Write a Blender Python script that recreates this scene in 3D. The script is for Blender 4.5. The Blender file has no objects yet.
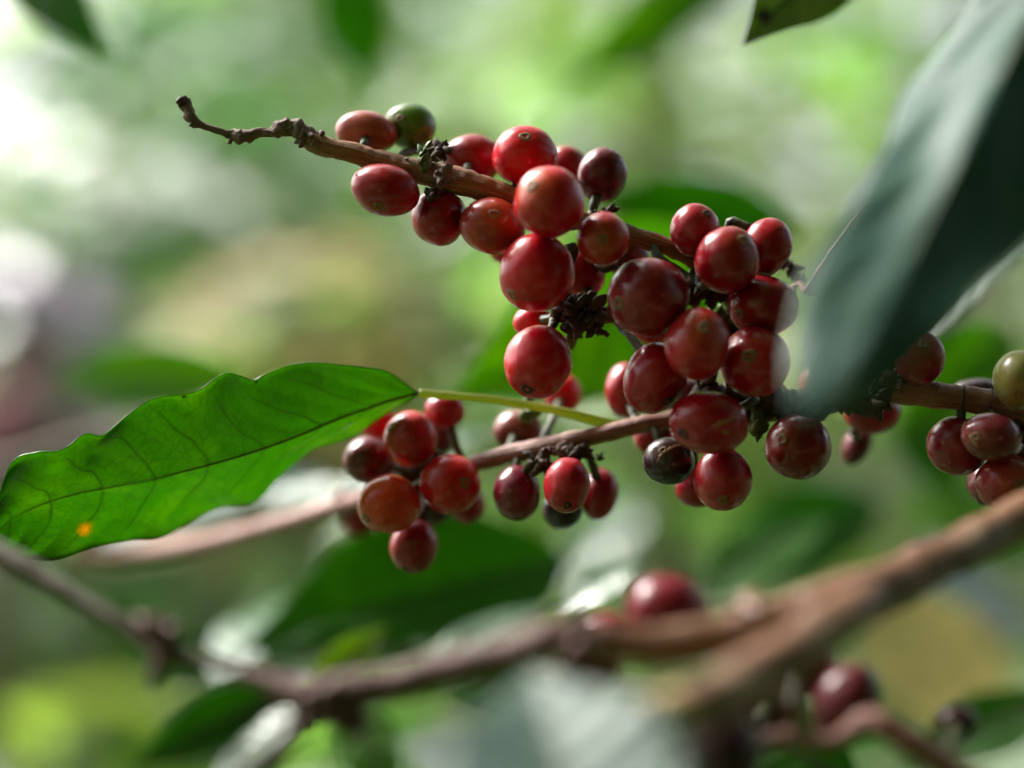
import bpy, math, random
from mathutils import Vector, Matrix, noise
random.seed(7)
R = math.radians
scene = bpy.context.scene
COL = scene.collection
LENS, SENS = 60.0, 36.0
K = SENS / LENS            # frame width / depth
CAMH = 1.30
FOCUS = 0.342

def P(px, py, z):
    """point seen at a picture position, at its own real depth z (metres) in front of the camera"""
    w = z * K / 1024.0
    return Vector(((px - 512) * w, z, CAMH + (384 - py) * w))
def S(z): return z * K / 1024.0

# ------------------------------------------------------------------ materials
def new_mat(name):
    m = bpy.data.materials.new(name); m.use_nodes = True
    nt = m.node_tree; nt.nodes.clear()
    return m, nt, nt.nodes, nt.links
def nd(nodes, t, **kw):
    n = nodes.new(t)
    for k, v in kw.items():
        if k in n.inputs: n.inputs[k].default_value = v
        else: setattr(n, k, v)
    return n
def math_(nt, op, a, b=None, clamp=False):
    n = nt.nodes.new('ShaderNodeMath'); n.operation = op; n.use_clamp = clamp
    for i, v in enumerate((a, b)):
        if v is None: continue
        if isinstance(v, (int, float)): n.inputs[i].default_value = v
        else: nt.links.new(v, n.inputs[i])
    return n.outputs[0]
def mixc(nt, fac, a, b, mode='MIX'):
    n = nt.nodes.new('ShaderNodeMix'); n.data_type = 'RGBA'; n.blend_type = mode
    for idx, v in ((0, fac), (6, a), (7, b)):
        if isinstance(v, (int, float)): n.inputs[idx].default_value = v
        elif isinstance(v, (tuple, list)): n.inputs[idx].default_value = (*v[:3], 1)
        else: nt.links.new(v, n.inputs[idx])
    return n.outputs[2]
def ramp(nt, fac, lo, hi):
    n = nt.nodes.new('ShaderNodeMapRange'); n.interpolation_type = 'SMOOTHSTEP'
    n.inputs[1].default_value = lo; n.inputs[2].default_value = hi
    nt.links.new(fac, n.inputs[0]); return n.outputs[0]
def noise_tex(nt, vec, scale, detail=4, rough=.55, dist=0):
    n = nt.nodes.new('ShaderNodeTexNoise'); n.inputs['Scale'].default_value = scale
    n.inputs['Detail'].default_value = detail; n.inputs['Roughness'].default_value = rough
    n.inputs['Distortion'].default_value = dist
    if vec is not None: nt.links.new(vec, n.inputs['Vector'])
    return n.outputs['Fac']

def cherry_material():
    m, nt, N, L = new_mat('cherry_skin')
    out = N.new('ShaderNodeOutputMaterial'); b = N.new('ShaderNodeBsdfPrincipled')
    L.new(b.outputs[0], out.inputs[0])
    oi = N.new('ShaderNodeObjectInfo'); tc = N.new('ShaderNodeTexCoord')
    off = N.new('ShaderNodeVectorMath'); off.operation = 'ADD'
    mul = N.new('ShaderNodeMath'); mul.operation = 'MULTIPLY'; mul.inputs[1].default_value = 40
    L.new(oi.outputs['Random'], mul.inputs[0])
    L.new(tc.outputs['Object'], off.inputs[0]); L.new(mul.outputs[0], off.inputs[1])
    vec = off.outputs[0]
    uvs = N.new('ShaderNodeSeparateXYZ'); L.new(tc.outputs['UV'], uvs.inputs[0])
    base = oi.outputs['Color']
    n1 = noise_tex(nt, vec, 110, 3, .5, .6)
    c = mixc(nt, math_(nt, 'MULTIPLY', ramp(nt, n1, .38, .72), .42), base, mixc(nt, 1.0, base, (.38, .30, .34), 'MULTIPLY'))
    # ripening tint round the eye of the fruit
    al = oi.outputs['Alpha']
    n2 = noise_tex(nt, vec, 220, 4, .6, .3)
    pole = math_(nt, 'SUBTRACT', 1.0, ramp(nt, math_(nt, 'ADD', uvs.outputs[1], math_(nt, 'MULTIPLY', math_(nt, 'SUBTRACT', n2, .5), .22)), .0, .34))
    c = mixc(nt, math_(nt, 'MULTIPLY', pole, math_(nt, 'MULTIPLY', math_(nt, 'POWER', al, 1.5), .60), True), c, (.34, .13, .020))
    # thin russet scratches and dull patches
    vs = N.new('ShaderNodeMapping'); vs.inputs['Scale'].default_value = (1, 1, 3.0); vs.inputs['Rotation'].default_value = (.6, .9, .3)
    L.new(vec, vs.inputs[0])
    n3 = noise_tex(nt, vs.outputs[0], 260, 6, .72, 1.6)
    c = mixc(nt, math_(nt, 'MULTIPLY', ramp(nt, n3, .66, .74), .55), c, (.34, .15, .07))
    # pale lenticels
    vo = N.new('ShaderNodeTexVoronoi'); vo.inputs['Scale'].default_value = 330; L.new(vec, vo.inputs['Vector'])
    dots = math_(nt, 'SUBTRACT', 1.0, ramp(nt, vo.outputs['Distance'], .05, .17))
    sel = math_(nt, 'GREATER_THAN', noise_tex(nt, vec, 90, 1), .5)
    dots = math_(nt, 'MULTIPLY', dots, sel)
    c = mixc(nt, math_(nt, 'MULTIPLY', dots, .40), c, (.50, .24, .13))
    L.new(c, b.inputs['Base Color'])
    n4 = noise_tex(nt, vec, 420, 5, .6)
    rr = N.new('ShaderNodeMapRange'); L.new(n4, rr.inputs[0]); rr.inputs[1].default_value = .35; rr.inputs[2].default_value = .7
    rr.inputs[3].default_value = .24; rr.inputs[4].default_value = .43
    L.new(math_(nt, 'ADD', rr.outputs[0], math_(nt, 'MULTIPLY', ramp(nt, n3, .62, .72), .25)), b.inputs['Roughness'])
    b.inputs['Subsurface Weight'].default_value = .10
    b.inputs['Subsurface Radius'].default_value = (1.0, .12, .08)
    b.inputs['Subsurface Scale'].default_value = .0018
    b.inputs['Coat Weight'].default_value = .40; b.inputs['Coat Roughness'].default_value = .19; b.inputs['Specular IOR Level'].default_value = .20
    bp = N.new('ShaderNodeBump'); bp.inputs['Strength'].default_value = .13; bp.inputs['Distance'].default_value = .0003
    hh = math_(nt, 'ADD', noise_tex(nt, vec, 700, 4, .6), math_(nt, 'MULTIPLY', noise_tex(nt, vec, 150, 2), 1.6))
    L.new(math_(nt, 'ADD', hh, math_(nt, 'MULTIPLY', dots, .8)), bp.inputs['Height']); L.new(bp.outputs[0], b.inputs['Normal'])
    return m

def leaf_material(name, col, vein, trans, rough=.32, tw=.45, nveins=9, coat=0.0, spots=0.0, island=0.0, spec=.5, patch=.35, slant=.24):
    m, nt, N, L = new_mat(name)
    out = N.new('ShaderNodeOutputMaterial'); b = N.new('ShaderNodeBsdfPrincipled'); t = N.new('ShaderNodeBsdfTranslucent')
    mx = N.new('ShaderNodeMixShader'); mx.inputs[0].default_value = tw
    L.new(b.outputs[0], mx.inputs[1]); L.new(t.outputs[0], mx.inputs[2]); L.new(mx.outputs[0], out.inputs[0])
    tc = N.new('ShaderNodeTexCoord'); sp = N.new('ShaderNodeSeparateXYZ'); L.new(tc.outputs['UV'], sp.inputs[0])
    u = sp.outputs[0]; v = math_(nt, 'ABSOLUTE', math_(nt, 'SUBTRACT', math_(nt, 'MULTIPLY', sp.outputs[1], 2.0), 1.0))
    vv = math_(nt, 'POWER', v, 1.25)
    wob = math_(nt, 'MULTIPLY', math_(nt, 'SUBTRACT', noise_tex(nt, tc.outputs['UV'], 5, 1), .5), .22)
    s = math_(nt, 'ADD', math_(nt, 'MULTIPLY', math_(nt, 'SUBTRACT', u, math_(nt, 'MULTIPLY', vv, slant)), float(nveins)), wob)
    d = math_(nt, 'ABSOLUTE', math_(nt, 'SUBTRACT', math_(nt, 'FRACT', s), .5))
    dm = math_(nt, 'SUBTRACT', .5, d)      # 0 on a vein
    side = math_(nt, 'SUBTRACT', 1.0, ramp(nt, dm, .006, .045))
    side = math_(nt, 'MULTIPLY', side, math_(nt, 'SUBTRACT', 1.0, ramp(nt, v, .60, .93)))
    mid = math_(nt, 'SUBTRACT', 1.0, ramp(nt, v, .012, .045))
    veins = math_(nt, 'MAXIMUM', math_(nt, 'MULTIPLY', side, .65), mid)
    # net of small veins
    mp = N.new('ShaderNodeMapping'); mp.inputs['Scale'].default_value = (26, 11, 1); L.new(tc.outputs['UV'], mp.inputs[0])
    vo = N.new('ShaderNodeTexVoronoi'); vo.feature = 'DISTANCE_TO_EDGE'; vo.inputs['Scale'].default_value = 1.6; L.new(mp.outputs[0], vo.inputs['Vector'])
    net = math_(nt, 'SUBTRACT', 1.0, ramp(nt, vo.outputs['Distance'], .0, .09))
    pn = noise_tex(nt, tc.outputs['Object'], 55, 5, .6, .8)
    c0 = mixc(nt, math_(nt, 'MULTIPLY', ramp(nt, pn, .45, .72), patch), col, tuple(min(1, x * k) for x, k in zip(col, (2.6, 1.7, 1.5))))
    if island:
        ge = N.new('ShaderNodeNewGeometry'); cr = N.new('ShaderNodeValToRGB'); L.new(ge.outputs['Random Per Island'], cr.inputs[0])
        e = cr.color_ramp.elements
        e[0].color = (col[0] * .45, col[1] * .5, col[2] * .7, 1); e[1].color = (col[0] * 2.6, col[1] * 1.7, col[2] * 1.3, 1)
        x = cr.color_ramp.elements.new(.6); x.color = (*col, 1)
        c0 = mixc(nt, island, c0, cr.outputs[0])
    c1 = mixc(nt, math_(nt, 'MULTIPLY', net, .22), c0, vein)
    c1 = mixc(nt, veins, c1, vein)
    tcol = mixc(nt, math_(nt, 'MULTIPLY', side, .55), mixc(nt, math_(nt, 'MULTIPLY', ramp(nt, pn, .42, .75), patch), trans, tuple(min(1, x * k) for x, k in zip(trans, (2.2, 1.4, 1.3)))), tuple(x * .38 for x in trans))
    tcol = mixc(nt, math_(nt, 'MULTIPLY', net, .45), tcol, tuple(x * .6 for x in trans))
    if island: tcol = mixc(nt, .5, tcol, mixc(nt, 1.0, tcol, mixc(nt, .5, cr.outputs[0], (1, 1, 1), 'MIX'), 'MULTIPLY'))
    if spots:
        sn = noise_tex(nt, tc.outputs['Object'], 160, 4, .6)
        sm = ramp(nt, sn, .80 - spots * .12, .84 - spots * .12)
        c1 = mixc(nt, math_(nt, 'MULTIPLY', sm, .8), c1, (.16, .11, .02)); tcol = mixc(nt, sm, tcol, (.25, .16, .03))
    L.new(c1, b.inputs['Base Color']); L.new(tcol, t.inputs['Color'])
    L.new(math_(nt, 'ADD', rough, math_(nt, 'MULTIPLY', math_(nt, 'SUBTRACT', pn, .5), .25)), b.inputs['Roughness'])
    b.inputs['Specular IOR Level'].default_value = spec
    b.inputs['Coat Weight'].default_value = coat; b.inputs['Coat Roughness'].default_value = .25
    bp = N.new('ShaderNodeBump'); bp.inputs['Strength'].default_value = .22; bp.inputs['Distance'].default_value = .0005
    L.new(math_(nt, 'SUBTRACT', math_(nt, 'MULTIPLY', noise_tex(nt, tc.outputs['Object'], 500, 3), .35), math_(nt, 'ADD', veins, math_(nt, 'MULTIPLY', net, .4))), bp.inputs['Height'])
    L.new(bp.outputs[0], b.inputs['Normal']); L.new(bp.outputs[0], t.inputs['Normal'])
    return m

def bark_material(name, a, b_, c_, rough=.6, scale=1.0, spec=.35, lich=.4):
    m, nt, N, L = new_mat(name)
    out = N.new('ShaderNodeOutputMaterial'); b = N.new('ShaderNodeBsdfPrincipled'); L.new(b.outputs[0], out.inputs[0])
    tc = N.new('ShaderNodeTexCoord'); mp = N.new('ShaderNodeMapping'); L.new(tc.outputs['UV'], mp.inputs[0])
    mp.inputs['Scale'].default_value = (260 * scale, 7, 1)       # u: metres along, v: around
    streak_map = N.new('ShaderNodeMapping'); L.new(tc.outputs['UV'], streak_map.inputs[0]); streak_map.inputs['Scale'].default_value = (60 * scale, 16, 1)
    n1 = noise_tex(nt, streak_map.outputs[0], 1.0, 5, .65, .4)
    n2 = noise_tex(nt, tc.outputs['Object'], 260 * scale, 5, .65, .5)
    n3 = noise_tex(nt, tc.outputs['Object'], 95 * scale, 4, .6, 1.2)
    c = mixc(nt, ramp(nt, n1, .35, .66), a, b_)
    c = mixc(nt, math_(nt, 'MULTIPLY', ramp(nt, n3, .50, .66), lich), c, c_)
    c = mixc(nt, math_(nt, 'MULTIPLY', ramp(nt, n2, .56, .72), .6), c, tuple(x * .3 for x in a))
    L.new(c, b.inputs['Base Color']); b.inputs['Roughness'].default_value = rough; b.inputs['Specular IOR Level'].default_value = spec
    bp = N.new('ShaderNodeBump'); bp.inputs['Strength'].default_value = .7; bp.inputs['Distance'].default_value = .0006
    L.new(math_(nt, 'ADD', n1, n2), bp.inputs['Height']); L.new(bp.outputs[0], b.inputs['Normal'])
    return m

def plain_material(name, col, rough=.6, nscale=300, var=.5, spec=.4):
    m, nt, N, L = new_mat(name)
    out = N.new('ShaderNodeOutputMaterial'); b = N.new('ShaderNodeBsdfPrincipled'); L.new(b.outputs[0], out.inputs[0])
    tc = N.new('ShaderNodeTexCoord'); n = noise_tex(nt, tc.outputs['Object'], nscale, 5, .65)
    L.new(mixc(nt, math_(nt, 'MULTIPLY', ramp(nt, n, .35, .7), var), col, tuple(x * .35 for x in col)), b.inputs['Base Color'])
    b.inputs['Roughness'].default_value = rough; b.inputs['Specular IOR Level'].default_value = spec
    bp = N.new('ShaderNodeBump'); bp.inputs['Strength'].default_value = .5; bp.inputs['Distance'].default_value = .0005 if nscale > 20 else .05
    L.new(n, bp.inputs['Height']); L.new(bp.outputs[0], b.inputs['Normal'])
    return m

M = {}
M['cherry'] = cherry_material()
M['navel'] = plain_material('eye_scar', (.20, .11, .045), .7, 900, .7)
M['navel_dark'] = plain_material('eye_pit', (.035, .018, .012), .8, 900, .5)
M['scar'] = plain_material('russet_scar', (.36, .21, .10), .7, 900, .6)
M['stalk'] = plain_material('stalk_green', (.050, .055, .016), .55, 500, .7)
M['rim_pink'] = plain_material('rim_pink', (.34, .16, .17), .5, 500, .5)
M['rib_green'] = leaf_material('rib_green', (.17, .19, .045), (.17, .19, .045), (.45, .55, .08), .5, .5, 3, spec=.3)
M['node'] = plain_material('dry_bracts', (.060, .038, .022), .75, 900, .7)
M['node_green'] = plain_material('green_bract', (.10, .15, .03), .55, 700, .6)
M['bark'] = bark_material('twig_bark', (.17, .072, .036), (.34, .165, .082), (.20, .155, .12))
M['bark_tip'] = bark_material('dead_twig_bark', (.10, .065, .050), (.20, .125, .095), (.24, .20, .17), .8)
M['bark_red'] = bark_material('reddish_bark', (.15, .048, .032), (.28, .12, .080), (.28, .17, .13), .5, 1, .5)
M['bark_front'] = bark_material('woody_bark', (.12, .052, .026), (.27, .130, .068), (.34, .25, .16), .42, .6, .5, .6)
M['bark_cut'] = bark_material('yellowed_bark', (.30, .20, .07), (.48, .36, .15), (.42, .34, .18), .5, .6, .4, .5)
M['bark_dull'] = bark_material('plum_bark', (.075, .030, .023), (.15, .065, .047), (.14, .10, .07), .55, .8)
M['bark_grey'] = bark_material('grey_bark', (.055, .045, .025), (.11, .085, .05), (.15, .13, .09), .7)
M['trunk'] = bark_material('trunk_bark', (.10, .075, .05), (.20, .15, .10), (.20, .20, .15), .8, .05)
M['leaf_main'] = leaf_material('leaf_sunlit', (.045, .115, .006), (.13, .15, .035), (.145, .38, .006), .36, .54, 9, 0, .4, patch=.6)
M['leaf_dark'] = leaf_material('leaf_dark_gloss', (.020, .066, .045), (.034, .085, .055), (.015, .07, .04), .50, .07, 8, .0, 0, spec=.22)
M['leaf_deep'] = leaf_material('leaf_deep_green', (.020, .085, .003), (.035, .10, .008), (.13, .36, .003), .58, .5, 8, spec=.22)
M['leaf_mid'] = leaf_material('leaf_mid_green', (.045, .14, .004), (.07, .16, .01), (.25, .52, .008), .55, .55, 8, 0, spec=.25)
M['leaf_yellow'] = leaf_material('leaf_yellow_green', (.13, .19, .015), (.2, .24, .05), (.40, .60, .02), .42, .5, 8, 0)
M['leaf_olive'] = leaf_material('leaf_olive', (.075, .12, .014), (.12, .15, .03), (.22, .38, .02), .42, .42, 8, 0, .2)
M['leaf_spotted'] = leaf_material('leaf_spotted', (.085, .13, .012), (.12, .15, .03), (.25, .38, .02), .42, .42, 8, 0)
M['leaf_grey'] = leaf_material('leaf_grey', (.020, .060, .040), (.035, .085, .05), (.02, .10, .03), .42, .08, 8, .05, spec=.38)
M['leaf_gloss'] = leaf_material('leaf_high_gloss', (.035, .10, .035), (.08, .14, .05), (.07, .25, .03), .30, .22, 8, .45, spec=.6)
M['leaf_pale'] = leaf_material('leaf_pale', (.34, .42, .22), (.40, .45, .28), (.5, .7, .25), .35, .4, 8, .3)
M['leaf_straw'] = leaf_material('leaf_straw', (.40, .37, .18), (.44, .40, .22), (.60, .56, .34), .6, .5, 8, spec=.2)
def crown_mat(name, col, trans, rough=.29, tw=.50, coat=.35):
    return leaf_material(name, col, tuple(x * 1.4 for x in col), trans, rough, tw, 7, coat, 0, .85, .5)
M['crown_a'] = crown_mat('crown_green', (.060, .16, .018), (.32, .68, .10))
M['crown_b'] = crown_mat('crown_yellowgreen', (.11, .20, .010), (.48, .78, .08))
M['crown_c'] = crown_mat('crown_bluegreen', (.040, .115, .035), (.24, .58, .20), .27, .45, .4)
M['crown_d'] = crown_mat('crown_dark', (.025, .085, .010), (.06, .24, .015), .40, .3, .05)
M['crown_p'] = crown_mat('crown_purple', (.10, .075, .14), (.16, .11, .20), .4, .3, .3)
M['crown_k'] = crown_mat('crown_pink', (.36, .15, .19), (.42, .18, .24), .5, .4, .0)
M['crown_t'] = crown_mat('crown_straw', (.46, .40, .20), (.5, .42, .2), .6, .3, .0)

# ------------------------------------------------------------------ mesh helpers
def link_mesh(name, verts, faces, mat, parent=None, uvs=None, smooth=True, origin=None):
    if origin is not None: verts = [Vector(v) - origin for v in verts]
    me = bpy.data.meshes.new(name); me.from_pydata([tuple(v) for v in verts], [], faces); me.update()
    if uvs is not None:
        ul = me.uv_layers.new(name='UVMap')
        for lp in me.loops: ul.data[lp.index].uv = uvs[lp.vertex_index]
    if smooth: me.polygons.foreach_set('use_smooth', [True] * len(me.polygons))
    me.materials.append(mat)
    o = bpy.data.objects.new(name, me); COL.objects.link(o)
    if origin is not None: o.location = origin
    if parent is not None:
        o.parent = parent
        if origin is not None: o.location = origin - parent.location
        else:                                           # verts in world space
            me.transform(Matrix.Translation(-parent.location))
    return o
def tag(o, label=None, cat=None, group=None, kind=None):
    if label: o['label'] = label
    if cat: o['category'] = cat
    if group: o['group'] = group
    if kind: o['kind'] = kind
    return o

def catmull(pts, n):
    """pts: list of tuples (any dimension); returns n+1 samples, uniform in parameter"""
    k = len(pts) - 1; out = []
    for i in range(n + 1):
        t = i / n * k; s = min(int(t), k - 1); f = t - s
        p0 = pts[max(s - 1, 0)]; p1 = pts[s]; p2 = pts[s + 1]; p3 = pts[min(s + 2, k)]
        out.append(tuple(.5 * (2 * b + (c - a) * f + (2 * a - 5 * b + 4 * c - d) * f * f + (3 * b - a - 3 * c + d) * f ** 3) for a, b, c, d in zip(p0, p1, p2, p3)))
    return out
def tube_data(pts, rad, seg=12, rough=.06, nscale=300, cap=True):
    V, F, U = [], [], []
    n = len(pts); t0 = (pts[1] - pts[0]).normalized()
    nrm = t0.cross(Vector((.13, .22, .97)));
    if nrm.length < .1: nrm = t0.cross(Vector((1, 0, 0)))
    nrm.normalize(); dist = 0
    for i in range(n):
        t = (pts[min(i + 1, n - 1)] - pts[max(i - 1, 0)]).normalized()
        nrm = (nrm - t * nrm.dot(t)).normalized(); bn = t.cross(nrm)
        if i: dist += (pts[i] - pts[i - 1]).length
        for j in range(seg + 1):
            a = 2 * math.pi * (j % seg) / seg
            d = nrm * math.cos(a) + bn * math.sin(a)
            q = pts[i] + d * rad[i]
            k = 1 + rough * noise.fractal(q * nscale, 1.0, 2.0, 3) * 1.6
            V.append(pts[i] + d * rad[i] * k); U.append((dist, j / seg))
    w = seg + 1
    for i in range(n - 1):
        for j in range(seg):
            F.append((i * w + j, i * w + j + 1, (i + 1) * w + j + 1, (i + 1) * w + j))
    if cap:
        for i, rev in ((0, True), (n - 1, False)):
            c = len(V); V.append(pts[i]); U.append((0 if rev else dist, .5))
            for j in range(seg):
                f = (i * w + j, i * w + j + 1, c)
                F.append(f[::-1] if rev else f)
    return V, F, U
def px_path(ctrl, n):
    """ctrl rows: px, py, depth, radius in picture units at that depth"""
    sm = catmull(ctrl, n)
    return [P(a, b, c) for a, b, c, r in sm], [r * S(c) for a, b, c, r in sm]
SOLID = []          # (px, py, z, r_metres) samples of the branches, for keeping fruit clear of them
def branch(name, ctrl, mat, label, cat='branch', n=None, seg=16, rough=.10, group=None, solid=True, parent=None, nscale=300):
    n = n or 14 * (len(ctrl) - 1)
    pts, rad = px_path(ctrl, n)
    V, F, U = tube_data(pts, rad, seg, rough, nscale)
    o = link_mesh(name, V, F, mat, parent, U, origin=pts[len(pts) // 2] if parent is None else None)
    if parent is None: tag(o, label, cat, group)
    if solid: SOLID.extend((q, r) for q, r in zip(pts, rad))
    return o, pts
def clump(name, c, size, count, mat, parent, seed, stretch=1.0, piece=.28):
    """a knot of dry bracts, scales and old flower stubs"""
    rnd = random.Random(seed); V, F = [], []
    for k in range(count):
        d = Vector((rnd.gauss(0, 1), rnd.gauss(0, 1), rnd.gauss(0, 1))).normalized()
        p = c + Vector((d.x * stretch, d.y, d.z)) * size * rnd.uniform(.25, .95)
        r = size * piece * rnd.choice((.4, .55, .8, 1.1, 1.6)) * rnd.uniform(.8, 1.2); ln = rnd.uniform(.45, 1.9)
        ax = (d + Vector((rnd.uniform(-.6, .6), rnd.uniform(-.6, .6), rnd.uniform(-.6, .6)))).normalized()
        s1 = ax.orthogonal().normalized(); s2 = ax.cross(s1)
        b0 = len(V); rings = 4; sg = 6
        for i in range(rings):
            f = i / (rings - 1); w = math.sin(math.pi * (.18 + .72 * f)) * (1 if i < rings - 1 else .5)
            for j in range(sg):
                a = 2 * math.pi * j / sg + f * .5
                V.append(p + ax * (f - .4) * r * 2 * ln + (s1 * math.cos(a) + s2 * math.sin(a) * .6) * r * w * rnd.uniform(.5, 1.4))
        for i in range(rings - 1):
            for j in range(sg):
                F.append((b0 + i * sg + j, b0 + i * sg + (j + 1) % sg, b0 + (i + 1) * sg + (j + 1) % sg, b0 + (i + 1) * sg + j))
        F.append(tuple(b0 + j for j in reversed(range(sg)))); F.append(tuple(b0 + (rings - 1) * sg + j for j in range(sg)))
    return link_mesh(name, V, F, mat, parent)

# ------------------------------------------------------------------ leaves
def blade_data(midc, upc, loc, nu=48, nv=12, ribs=9, corr=.0006, wave=.0, wavef=5, curl=.0, seed=1, folds=0, rim=0):
    """midrib and the two margins as control curves -> one continuous blade, quilted between its side veins"""
    mid = catmull(midc, nu); up = catmull(upc, nu); lo = catmull(loc, nu)
    V, F, U = [], [], []
    for i in range(nu + 1):
        u = i / nu; m = Vector(mid[i])
        for j in range(-nv, nv + 1):
            v = j / nv; e = Vector(up[i] if v >= 0 else lo[i]); a = abs(v)
            q = m.lerp(e, a)
            fwd = Vector(mid[min(i + 1, nu)]) - Vector(mid[max(i - 1, 0)])
            acr = Vector(up[i]) - Vector(lo[i]); nn = fwd.cross(acr)
            nn = nn.normalized() if nn.length > 1e-9 else Vector((0, -1, 0))
            if nn.y > 0: nn = -nn
            s = (u - .24 * a ** 1.25) * ribs - .5
            wd = (e - m).length; k = min(1, wd / .01)
            if folds: q = q + nn * folds * math.sin(v * 7.5 + .9 + u * 1.5) * k * min(1, 3 * u) * (1 - .3 * u)
            q = q + nn * (abs(math.sin(math.pi * s)) * corr * k * (1 - a * .3) * min(1, a * 4)
                          + math.sin(u * wavef * 2 * math.pi + seed + (1.3 if v > 0 else 0)) * wave * a * a * k
                          - curl * a * a * k
                          + rim * max(0, (a - .90) / .10) ** 2 * (1 if v > 0 else .3)
                          + noise.noise(q * 60 + Vector((seed, 0, 0))) * corr * 1.5 * k)
            V.append(q); U.append((u, .5 + v * .5))
    w = 2 * nv + 1
    for i in range(nu):
        for j in range(2 * nv):
            F.append((i * w + j, i * w + j + 1, (i + 1) * w + j + 1, (i + 1) * w + j))
    return V, F, U, [Vector(x) for x in mid]
def solidify(o, t):
    md = o.modifiers.new('thickness', 'SOLIDIFY'); md.thickness = t; md.offset = 0
def finish_leaf(name, data, mat, rib_mat, label, petiole=None, rib_r=.0006, cat='leaf', group=None, thick=.00028):
    V, F, U, mid = data
    o = link_mesh(name, V, F, mat, None, U, origin=mid[0].copy()); tag(o, label, cat, group); solidify(o, thick)
    n = len(mid)
    V2, F2, U2 = tube_data(mid, [rib_r * (1 - .75 * i / (n - 1)) for i in range(n)], 8, .04)
    link_mesh('midrib', V2, F2, rib_mat, o, U2)
    if petiole:
        pts, rad = px_path(petiole, 24); V2, F2, U2 = tube_data(pts, rad, 10, .05)
        link_mesh('petiole', V2, F2, rib_mat, o, U2)
    return o
def px_curve(c): return [tuple(P(a, b, z)) for a, b, z in c]
def leaf_px(name, mid, up, lo, mat, rib_mat, label, petiole=None, group=None, rib_r=.0006, **kw):
    return finish_leaf(name, blade_data(px_curve(mid), px_curve(up), px_curve(lo), **kw), mat, rib_mat, label, petiole, rib_r, group=group)
def free_blade(base, tip, width, normal, droop=.12, nu=14, nv=4, fold=.18, seed=1, wave=.05):
    """a coffee leaf from base to tip, facing normal; lens outline with a drawn-out tip"""
    ax = tip - base; ln = ax.length; ax = ax.normalized()
    side = ax.cross(normal).normalized(); nn = side.cross(ax).normalized()
    V, F, U, mid = [], [], [], []
    for i in range(nu + 1):
        u = i / nu
        m = base + ax * ln * u + nn * (droop * ln * (4 * u * (1 - u)) * .5)
        mid.append(m)
        w = width * .5 * (math.sin(math.pi * u ** .85) ** .9) * (1 - .35 * max(0, u - .7) / .3) if 0 < u < 1 else 0
        for j in range(-nv, nv + 1):
            v = j / nv
            q = m + side * v * w + nn * (abs(v) * fold * w + math.sin(u * 17 + seed * 2.1 + (2 if v > 0 else 0)) * wave * w * v * v - abs(math.sin(math.pi * (u - .15 * abs(v) ** 1.5) * 8)) * w * .03)
            V.append(q); U.append((u, .5 + v * .5))
    k = 2 * nv + 1
    for i in range(nu):
        for j in range(2 * nv):
            F.append((i * k + j, i * k + j + 1, (i + 1) * k + j + 1, (i + 1) * k + j))
    return V, F, U, mid
def free_leaf(name, b, t, width_px, normal, mat, label, rib='stalk', petiole=None, group=None, **kw):
    kw.setdefault('seed', (b[0] * .37) % 5)
    zb = (b[2] + t[2]) / 2
    d = free_blade(P(*b), P(*t), width_px * S(zb), Vector(normal).normalized(), nu=60, nv=16, **kw)
    return finish_leaf(name, d, M[mat], M[rib], label, petiole, .0007, group=group)

# ------------------------------------------------------------------ BRANCHES
F0 = FOCUS
# upper fruiting twig with its dead tip
bA, ptsA = branch('fruiting_branch', [(296, 128, .3405, 7), (318, 144, .3405, 10), (350, 152, .341, 10.5), (385, 163, .342, 11.5), (430, 174, .342, 13), (470, 184, .342, 13), (510, 197, .343, 11.5),
    (560, 215, .344, 11), (610, 229, .344, 10), (650, 241, .344, 9.5), (690, 256, .346, 10), (722, 284, .350, 9), (742, 325, .354, 8), (762, 372, .352, 9), (792, 406, .349, 9)],
    M['bark'], 'brown fruiting branch sloping down from a dead curled tip between red cherries', nscale=380, rough=.11)
tipA, ptsT = branch('dead_tip', [(186, 99, .3395, 5), (188, 108, .3395, 6), (192, 119, .3395, 6), (205, 126, .3395, 3.6), (222, 132, .3397, 3.4), (236, 136, .34, 6.5), (243, 137, .34, 7), (258, 133, .34, 5), (272, 132, .3402, 5.5), (286, 127, .3405, 8.5), (300, 130, .3405, 9.5), (318, 143, .3405, 8)],
    M['bark_tip'], None, parent=bA, rough=.34, nscale=650, n=110, solid=False)
def knot(px, py, z, size_px, count, seed, parent, mat='node', stretch=1.0, piece=.28, name='node'):
    piece *= 1.45
    return clump(name, P(px, py, z), size_px * S(z), count, M[mat], parent, seed, stretch, piece)
knot(184, 102, .3395, 7, 16, 1, bA, piece=.35, name='tip_scar')
knot(194, 121, .3392, 5, 10, 2, bA, 'bark_tip')
knot(240, 137, .3400, 7, 16, 3, bA, 'bark_tip', 1.4)
knot(291, 128, .3400, 9, 30, 4, bA, 'bark_tip', 1.5)
knot(312, 139, .3395, 10, 26, 5, bA, 'bark_tip', 1.5)
knot(425, 158, .3400, 13, 14, 6, bA, 'node_green', 1.6, .25, 'green_bract')
knot(440, 150, .3365, 9, 30, 7, bA)
knot(443, 178, .3360, 11, 26, 8, bA, 'bark_tip', 1.0, .3)
knot(432, 195, .3385, 9, 24, 9, bA)
knot(606, 216, .3395, 12, 26, 10, bA)
knot(595, 262, .350, 16, 40, 11, bA)
knot(700, 285, .347, 17, 40, 12, bA)
knot(694, 276, .345, 8, 8, 13, bA, 'node_green', 1, .5, 'green_bract')
knot(716, 292, .348, 15, 40, 14, bA)
knot(722, 322, .351, 18, 30, 141, bA, 'node_green', 1, .2, 'green_bract')
knot(742, 330, .350, 15, 36, 15, bA)
knot(705, 385, .350, 14, 36, 16, bA)
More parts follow.
